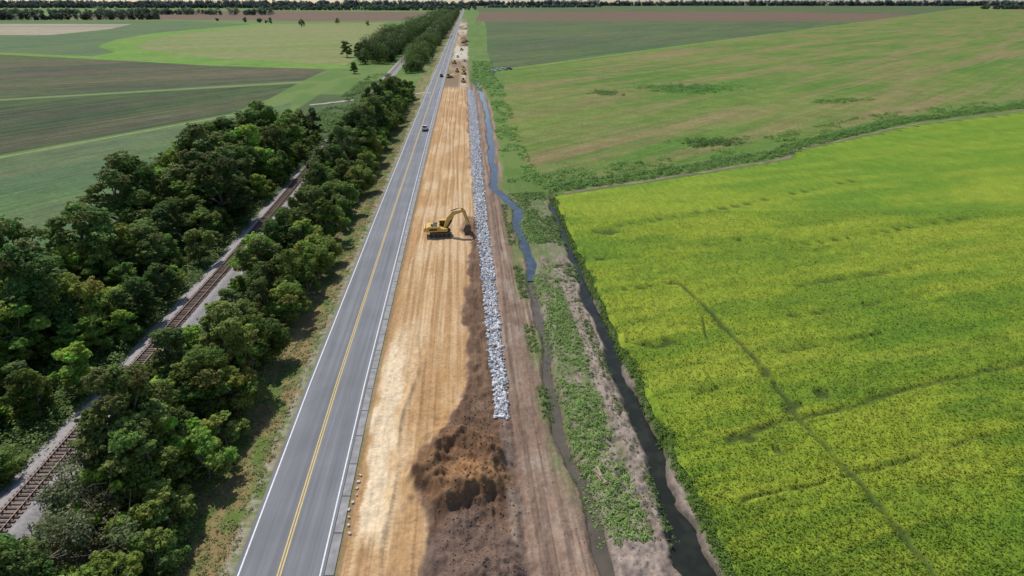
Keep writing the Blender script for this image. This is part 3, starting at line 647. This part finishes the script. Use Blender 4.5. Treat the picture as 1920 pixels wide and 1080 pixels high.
def excavator(x, y, rz, s=1.04):
    e = empty('excavator', (x, y, float(gz(x, y))+.03), rz, s)
    def stad(L, h, z0): 
        r = h/2; return [(L/2-r+r*math.cos(a), z0+r+r*math.sin(a)) for a in np.linspace(-math.pi/2, math.pi/2, 8)]+[(-L/2+r+r*math.cos(a), z0+r+r*math.sin(a)) for a in np.linspace(math.pi/2, 3*math.pi/2, 8)]
    def tr(mb):
        for s in (-1, 1):
            a, b_ = sorted((s*.95, s*1.6)); prism(mb, stad(4.6, .95, 0), a, b_, 0)
            for gx in np.arange(-1.9, 2.0, .2):
                box(mb, (gx, s*1.275, .965), (.07, .66, .05), 0)
            for wx in (-1.8, -.9, 0, .9, 1.8): prism(mb, circ(wx, .47, .28, 12), s*1.62-.03, s*1.62+.03, 1)
    part('tracks', [m_trk, m_blk], e, tr)
    part('undercarriage', [m_blk], e, lambda mb: box(mb, (0, 0, .7), (2.0, 1.88, .5)))
    def tt(mb):
        k = 20; V = [(.75*math.cos(2*math.pi*i/k), .75*math.sin(2*math.pi*i/k), z) for z in (.9, 1.12) for i in range(k)]
        mb.add(V, [[i, (i+1) % k, k+(i+1) % k, k+i] for i in range(k)])
    part('slew_ring', [m_blk], e, tt)
    part('house', [m_yel, m_blk], e, lambda mb: (
        prism(mb, [(-2.75, 1.15), (1.5, 1.12), (1.65, 1.3), (1.6, 1.75), (.2, 1.85), (-.2, 2.25), (-2.2, 2.35), (-2.75, 2.1), (-2.95, 1.6)], -1.45, .35, 0, .06),
        prism(mb, [(-2.75, 1.15), (.0, 1.12), (.0, 2.2), (-2.2, 2.35), (-2.75, 2.1), (-2.95, 1.6)], .352, 1.45, 0, .06),
        box(mb, (-1.2, -.5, 2.38), (1.3, 1.1, .12), 1), box(mb, (-.9, .8, 2.32), (.9, .8, .1), 1),
        box(mb, (-1.4, -1.46, 1.7), (1.6, .03, .4), 1)))
    part('counterweight', [m_yel], e, lambda mb: prism(mb, [(-3.3, 1.3), (-2.97, 1.1), (-2.97, 2.15), (-3.2, 2.1), (-3.4, 1.7)], -1.4, 1.4, 0, .08))
    part('exhaust', [m_blk], e, lambda mb: tube(mb, [(-1.6, -1.0, 2.2), (-1.6, -1.0, 2.9)], [.08, .08], 0))
    part('cab', [m_yel, m_gls, m_blk], e, lambda mb: (
        prism(mb, [(.02, 1.12), (1.55, 1.12), (1.75, 1.5), (1.6, 2.9), (.05, 3.0)], .42, 1.42, 1),
        prism(mb, [(-.02, 2.92), (1.62, 2.88), (1.6, 3.02), (.0, 3.1)], .38, 1.46, 0),
        box(mb, (.05, .40, 2.0), (.09, .07, 1.9), 2), box(mb, (.05, 1.44, 2.0), (.09, .07, 1.9), 2), box(mb, (1.66, .40, 2.1), (.08, .07, 1.6), 2), box(mb, (1.66, 1.44, 2.1), (.08, .07, 1.6), 2),
        box(mb, (.85, 1.44, 1.4), (1.5, .06, .6), 0), box(mb, (.85, 1.45, 2.0), (.06, .06, 1.8), 2)))
    part('boom', [m_yel], e, lambda mb: prism(mb, [(.7, 1.5), (1.2, 1.35), (2.3, 3.4), (3.2, 4.45), (5.2, 5.1), (5.3, 5.45), (4.9, 5.55), (2.7, 5.15), (1.6, 3.9)], -.6, -.15, 0, .03))
    part('stick', [m_yel], e, lambda mb: prism(mb, [(4.5, 5.95), (4.95, 5.95), (5.55, 5.2), (6.15, 2.1), (5.85, 2.0), (4.95, 4.7)], -.55, -.2, 0, .03))
    part('hydraulic_cylinders', [m_gry, m_blk], e, lambda mb: (
        tube(mb, [(1.5, -.75, 1.6), (2.6, -.75, 3.3)], [.13, .13], 1), tube(mb, [(2.6, -.75, 3.3), (3.0, -.75, 4.2)], [.07, .07], 0),
        tube(mb, [(1.5, 0, 1.6), (2.6, 0, 3.3)], [.13, .13], 1), tube(mb, [(2.6, 0, 3.3), (3.0, 0, 4.2)], [.07, .07], 0),
        tube(mb, [(2.6, -.38, 5.35), (3.9, -.38, 5.75)], [.12, .12], 1), tube(mb, [(3.9, -.38, 5.75), (4.7, -.38, 5.9)], [.06, .06], 0),
        tube(mb, [(5.5, -.38, 5.1), (5.95, -.38, 3.4), (6.3, -.38, 2.4)], [.1, .09, .06], 1)))
    def bk(mb):
        out = [(5.75, 2.1), (6.35, 2.2), (6.6, 1.6), (6.45, .8), (5.9, .25), (5.3, .3), (5.0, .7)]
        for yv_ in (-1.0, .24):
            prism(mb, out, yv_, yv_+.05, 0)
        for a, c_ in zip(out[:-1], out[1:]):
            V = [(a[0], -.95, a[1]), (c_[0], -.95, c_[1]), (c_[0], .24, c_[1]), (a[0], .24, a[1])]; mb.add(V, [[0, 1, 2, 3]])
        for q in range(5): box(mb, (4.95, -.85+q*.27, .78), (.28, .09, .09), 0)
    part('bucket', [m_trk], e, bk)
    return e
def P_(t, Y): return float(rc(Y)+t), float(Y)
ex, ey = P_(11.6, 117.5); excavator(ex, ey, math.radians(8))
ex, ey = P_(15.5, 760); excavator(ex, ey, math.radians(70))

def pickup(x, y, rz, colr, name='pickup_truck', z=None):
    mp = simple('car_paint', colr, .3, var=.04)
    e = empty(name, (x, y, (float(gz(x, y)) if z is None else z)+.01), rz)
    part('body', [mp, m_blk], e, lambda mb: (
        prism(mb, [(-2.75, .5), (2.7, .45), (2.8, .75), (2.7, 1.05), (1.3, 1.15), (-.75, 1.15), (-.8, .95), (-2.75, .95)], -.95, .95, 0, .04),
        box(mb, (-1.78, .90, 1.05), (1.95, .09, .25), 0), box(mb, (-1.78, -.90, 1.05), (1.95, .09, .25), 0), box(mb, (-2.74, 0, 1.05), (.08, 1.7, .25), 0),
        box(mb, (-1.78, 0, .965), (1.8, 1.68, .02), 1), box(mb, (2.8, 0, .55), (.15, 1.8, .22), 1), box(mb, (-2.82, 0, .55), (.14, 1.8, .2), 1)))
    part('cab', [mp, m_gls], e, lambda mb: (prism(mb, [(-.72, 1.12), (1.35, 1.12), (.75, 1.66), (-.55, 1.68)], -.86, .86, 1, .06),
        prism(mb, [(-.5, 1.66), (.72, 1.64), (.62, 1.76), (-.42, 1.77)], -.76, .76, 0, .05), box(mb, (.1, .84, 1.35), (.09, .05, .55), 0), box(mb, (.1, -.84, 1.35), (.09, .05, .55), 0)))
    def wh(mb):
        for wx in (-1.75, 1.75):
            for s in (-1, 1):
                prism(mb, circ(wx, .38, .39), s*.86-.13, s*.86+.13, 0, .06); prism(mb, circ(wx, .38, .2), s*.99-.012, s*.99+.012, 1)
    part('wheels', [m_tire, m_gry], e, wh)
    part('lights', [simple('tail_light', (.35, .02, .02), .3), simple('head_light', (.8, .8, .8), .2)], e, lambda mb: (
        box(mb, (-2.79, .82, .85), (.04, .14, .3), 0), box(mb, (-2.79, -.82, .85), (.04, .14, .3), 0), box(mb, (2.79, .75, .8), (.04, .3, .16), 1), box(mb, (2.79, -.75, .8), (.04, .3, .16), 1)))
    part('mirrors', [m_blk], e, lambda mb: (box(mb, (.95, 1.08, 1.25), (.1, .24, .18)), box(mb, (.95, -1.08, 1.25), (.1, .24, .18))))
    return e
hd = math.pi/2+.075
x, y = P_(1.5, 231); pickup(x, y, hd, (.68, .71, .74), z=.02)
pickup(-11, 447, .35, (.8, .8, .82)); pickup(-2.5, 455, .5, (.12, .16, .25)); pickup(-14.5, 440, .2, (.8, .8, .8)); pickup(-7, 452, .3, (.75, .76, .78))
x, y = P_(-2.6, 900); pickup(x, y, hd, (.7, .7, .7), z=.02)
x, y = P_(1.6, 410); pickup(x, y, hd, (.08, .09, .1), z=.02)
x, y = P_(11, 560); pickup(x, y, hd, (.75, .75, .75)); x, y = P_(17, 520); pickup(x, y, hd+.3, (.75, .75, .75))

def dozer(x, y, rz, name='bulldozer'):
    e = empty(name, (x, y, float(gz(x, y))+.02), rz)
    def tr(mb):
        for s in (-1, 1):
            r = .5; pr = [(1.6+r*math.cos(a), .5+r*math.sin(a)) for a in np.linspace(-1.57, 1.57, 7)]+[(-1.4+r*math.cos(a), .5+r*math.sin(a)) for a in np.linspace(1.57, 4.71, 7)]
            a, b_ = sorted((s*.8, s*1.35)); prism(mb, pr, a, b_)
    part('tracks', [m_trk], e, tr)
    part('body', [m_yel, m_blk], e, lambda mb: (prism(mb, [(-1.6, .6), (2.0, .6), (2.1, 1.6), (.2, 1.75), (-1.6, 1.5)], -.78, .78, 0, .04), tube(mb, [(1.2, 0, 1.6), (1.2, 0, 2.3)], [.07, .07], 1)))
    part('cab', [m_gls, m_yel], e, lambda mb: (box(mb, (-.6, 0, 2.15), (1.4, 1.4, 1.1), 0), box(mb, (-.6, 0, 2.76), (1.7, 1.6, .12), 1)))
    part('blade', [m_yel], e, lambda mb: (prism(mb, [(2.75, .1), (2.95, .12), (2.85, .7), (3.0, 1.25), (2.85, 1.25), (2.7, .7)], -1.8, 1.8), box(mb, (2.0, 1.5, .45), (1.6, .14, .25)), box(mb, (2.0, -1.5, .45), (1.6, .14, .25))))
def roller(x, y, rz, name='road_roller'):
    e = empty(name, (x, y, float(gz(x, y))+.02), rz)
    part('drum', [m_gry], e, lambda mb: prism(mb, circ(1.8, .75, .75, 22), -1.05, 1.05))
    part('frame', [m_yel], e, lambda mb: (box(mb, (1.6, 1.18, .8), (2.0, .18, .35)), box(mb, (1.6, -1.18, .8), (2.0, .18, .35)), box(mb, (.5, 0, .85), (.4, 2.2, .5))))
    part('body', [m_yel, m_blk], e, lambda mb: prism(mb, [(-2.6, .7), (-.2, .7), (.2, 1.2), (.2, 1.5), (-1.0, 1.6), (-2.6, 1.7)], -.9, .9, 0, .05))
    part('canopy', [m_yel, m_gls], e, lambda mb: (box(mb, (-.3, 0, 2.1), (1.3, 1.3, 1.2), 1), box(mb, (-.3, 0, 2.78), (1.8, 1.7, .12), 0)))
    part('wheels', [m_tire], e, lambda mb: [prism(mb, circ(-1.5, .75, .75, 18), s*1.05-.25, s*1.05+.25, 0, .05) for s in (-1, 1)])
for f_, t, Y, r0 in ((roller, 16.5, 382, 1.7), (dozer, 16.5, 452, -1.4), (dozer, 7.0, 405, .4), (roller, 12, 440, 1.6), (dozer, 20, 780, .3), (dozer, 14, 640, 1.5), (roller, 17, 425, 1.4), (dozer, 9, 500, 1.9)):
    x, y = P_(t, Y); f_(x, y, r0)
# stockpiles further along the works
m_pile = attrmat('stockpile_soil')
def pile(t, Y, rx, ry, h, colr):
    x0, y0 = P_(t, Y); a = np.linspace(-1.2, 1.2, 36); A, B = np.meshgrid(a, a); q = np.hypot(A, B)+(fbm(A*2+t, B*2+Y, 7)-.5)*.5
    Z = h*(1-sstep(0, 1, q))*(.7+.6*fbm(A*4+t, B*4+Y, 8)); Z = np.where(q > 1, -.3, Z)
    idx = np.arange(36*36).reshape(36, 36); Fp = np.stack([idx[:-1, :-1], idx[:-1, 1:], idx[1:, 1:], idx[1:, :-1]], -1).reshape(-1, 4)
    mb = MB(); mb.add(np.stack([x0+A*rx, y0+B*ry, Z+float(gz(x0, y0))], -1).reshape(-1, 3), Fp, 0, colr, True); mb.obj('soil_stockpile', [m_pile])
for t, Y, rx, ry, h, c_ in ((15, 470, 4, 7, 1.8, (.30, .2, .12)), (10, 425, 3, 5, 1.2, (.45, .3, .16)), (12, 590, 4, 9, 1.8, (.62, .56, .47)), (16, 660, 4, 12, 2, (.6, .53, .43)), (18, 720, 4, 16, 2.5, (.17, .105, .07)),
                        (15, 850, 5, 20, 2.6, (.2, .13, .09)), (12, 980, 5, 25, 3, (.5, .4, .28)), (17, 1150, 5, 30, 3, (.24, .16, .11))):
    pile(t, Y, rx, ry, h, c_)

# ------------------------------------------------------------------ riprap stones
def stones(name, x, y, z, s, colr, mat):
    k = len(x); base = np.array([(0, 0, 1), (.9, 0, .35), (.28, .85, .35), (-.72, .53, .35), (-.72, -.53, .35), (.28, -.85, .35), (.72, .53, -.35), (-.28, .85, -.35), (-.9, 0, -.35), (-.28, -.85, -.35), (.72, -.53, -.35), (0, 0, -1)])
    fc_ = np.array([(0,1,2),(0,2,3),(0,3,4),(0,4,5),(0,5,1),(1,6,2),(2,7,3),(3,8,4),(4,9,5),(5,10,1),(6,7,2),(7,8,3),(8,9,4),(9,10,5),(10,6,1),(11,7,6),(11,8,7),(11,9,8),(11,10,9),(11,6,10)])
    V = base[None]*(1+rng.uniform(-.3, .3, (k, 12, 1)))*rng.uniform(.6, 1.1, (k, 1, 3))*s[:, None, None]
    a = rng.uniform(0, 6.28, k); b_ = rng.uniform(-.6, .6, k)
    ca, sa, cb, sb = np.cos(a)[:, None], np.sin(a)[:, None], np.cos(b_)[:, None], np.sin(b_)[:, None]
    X, Y, Z = V[..., 0], V[..., 1], V[..., 2]; X, Z = X*cb-Z*sb, X*sb+Z*cb; X, Y = X*ca-Y*sa, X*sa+Y*ca
    V = np.stack([X+x[:, None], Y+y[:, None], Z+z[:, None]], -1).reshape(-1, 3)
    Fq = (fc_[None]+(np.arange(k)*12)[:, None, None]).reshape(-1, 3)
    cc = np.asarray(colr)*np.ones((k, 1))*rng.uniform(.6, 1.25, (k, 1)); mb = MB(); mb.add(V, Fq, 0, np.repeat(cc, 12, 0)); return mb.obj(name, [mat])
M_stone = attrmat('limestone', fine=(1.5, .2), fine2=(8, .2), bs=.4, bd=.05)
k = 9500; Ys = 55.5+290*rng.random(k); u = rng.random(k); ts = rrL(Ys)+u*(rrR(Ys)-rrL(Ys))+rng.normal(size=k)*.16
xs = rc(Ys)+ts; stones('riprap_stones', xs, Ys, height(ts, Ys)+rng.uniform(.0, .18, k), rng.uniform(.10, .34, k), (.69, .69, .70), M_stone)
k = 3200; Ys = 24+36*rng.random(k)**1.1; ts = np.where(rng.random(k) < .7, rng.normal(17.5, 2.6, k), rng.normal(30, 5, k)); kp = (ts > sandR(Ys)+.3) & (ts < 37); Ys = Ys[kp]; ts = ts[kp]
cc_ = np.where((ts > 21.5)[:, None], np.array([(.32, .25, .205)]), np.array([(.23, .145, .095)]))
stones('soil_clods', rc(Ys)+ts, Ys, height(ts, Ys)+.01, rng.uniform(.03, .14, len(Ys))*np.where(ts > 21.5, .7, 1), cc_, M_stone)

# ------------------------------------------------------------------ railway
m_rail = simple('rusty_rail', (.17, .11, .085), .5, .3); m_tie = attrmat('timber_sleeper')
rl = MB(); Ys = np.arange(-40, 640, 4.); cx = rc(Ys)+railt(Ys)
for s in (-.75, .75):
    z0, z1 = .72, .88; n = len(Ys)
    V = np.concatenate([np.stack([cx+s+dx, Ys, np.full(n, zz)], -1) for dx, zz in ((-.045, z0), (-.045, z1), (.045, z1), (.045, z0))])
    i = np.arange(n-1)
    for q in range(3): rl.add(V[[*range(q*n, (q+2)*n)]], np.stack([i, i+n, i+n+1, i+1], -1), 0)
Yt = np.arange(-30, 420, .55); k = len(Yt); sc_ = rng.uniform(.6, 1.3, k)
V = (BV[None]*np.array([2.5, .22, .16])[None, None]); V = np.repeat(V, k, 0)
V[..., 0] += rng.normal(size=(k, 1))*.04
V = V+np.stack([rc(Yt)+railt(Yt), Yt, np.full(k, .60)], -1)[:, None, :]
rl.add(V.reshape(-1, 3), (BF[None]+(np.arange(k)*8)[:, None, None]).reshape(-1, 4), 1, np.repeat(np.array([(.20, .145, .115)])*sc_[:, None], 8, 0))
rl.obj('railroad_track', [m_rail, m_tie])
pts = np.array([(-100, 292), (-84, 306), (-77, 316), (-66, 328), (-50, 334), (-46, 335)])
ii = np.linspace(0, 5, 40); pts = np.stack([np.interp(ii, range(6), pts[:, 0]), np.interp(ii, range(6), pts[:, 1])], -1)
track('farm_crossing_track', pts, 3.2, simple('gravel', (.38, .36, .32), .95, var=.2, scale=.8), .09, True)

# ------------------------------------------------------------------ debris
m_wood = simple('weathered_timber', (.36, .28, .21), .85, var=.3)
mb = MB()
for a, b_, l, r0, zz in ((9.4, 46.6, 1.9, 1.9, .0), (9.7, 46.2, 2.0, 2.05, .08), (9.6, 46.9, 1.5, 1.75, .14), (10.3, 45.3, 1.0, 2.9, .0)):
    box(mb, (a, b_, float(gz(a, b_))+.2+zz), (l, .24, .1), 0, r0)
mb.obj('timber_planks', [m_wood])
mb = MB(); 
for q in range(9):
    x, y = P_(4.95+rng.normal()*.12, 38.5+q*.95); box(mb, (x, y, float(gz(x, y))+.1), (rng.uniform(.15, .35), rng.uniform(.15, .4), .12), 0, rng.uniform(0, 3))
mb.obj('concrete_rubble', [simple('rubble', (.5, .49, .47), .9)])

# ------------------------------------------------------------------ light, sky, camera
el = math.radians(52); az = Vector((-.62, .78, 0)).normalized()
d = Vector((az.x*math.cos(el), az.y*math.cos(el), math.sin(el)))
sl = bpy.data.lights.new('sun', 'SUN'); sl.energy = 3.8; sl.angle = math.radians(.53); sl.color = (1, .95, .87)
so = bpy.data.objects.new('sun', sl); C.scene.collection.objects.link(so); so.rotation_euler = d.to_track_quat('Z', 'Y').to_euler()
wd = bpy.data.worlds.new('World'); C.scene.world = wd; wd.use_nodes = True; nt = wd.node_tree
sk = N(nt, 'ShaderNodeTexSky'); sk.sky_type = 'NISHITA'; sk.sun_disc = False; sk.sun_elevation = el; sk.sun_rotation = math.atan2(d.x, d.y); sk.altitude = 100
sk.dust_density = .8; sk.ozone_density = 1.5
nt.links.new(sk.outputs[0], nt.nodes['Background'].inputs[0]); nt.nodes['Background'].inputs[1].default_value = .11
cam = bpy.data.cameras.new('camera'); cam.sensor_width = 36; cam.lens = 36*1066/1920; cam.clip_end = 30000; cam.clip_start = .5
co = bpy.data.objects.new('camera', cam); C.scene.collection.objects.link(co); co.location = (0, 0, 46); co.rotation_euler = (math.radians(90-26.78), 0, 0)
C.scene.camera = co
C.scene.view_settings.view_transform = 'Standard'; C.scene.view_settings.look = 'None'; C.scene.view_settings.exposure = 0
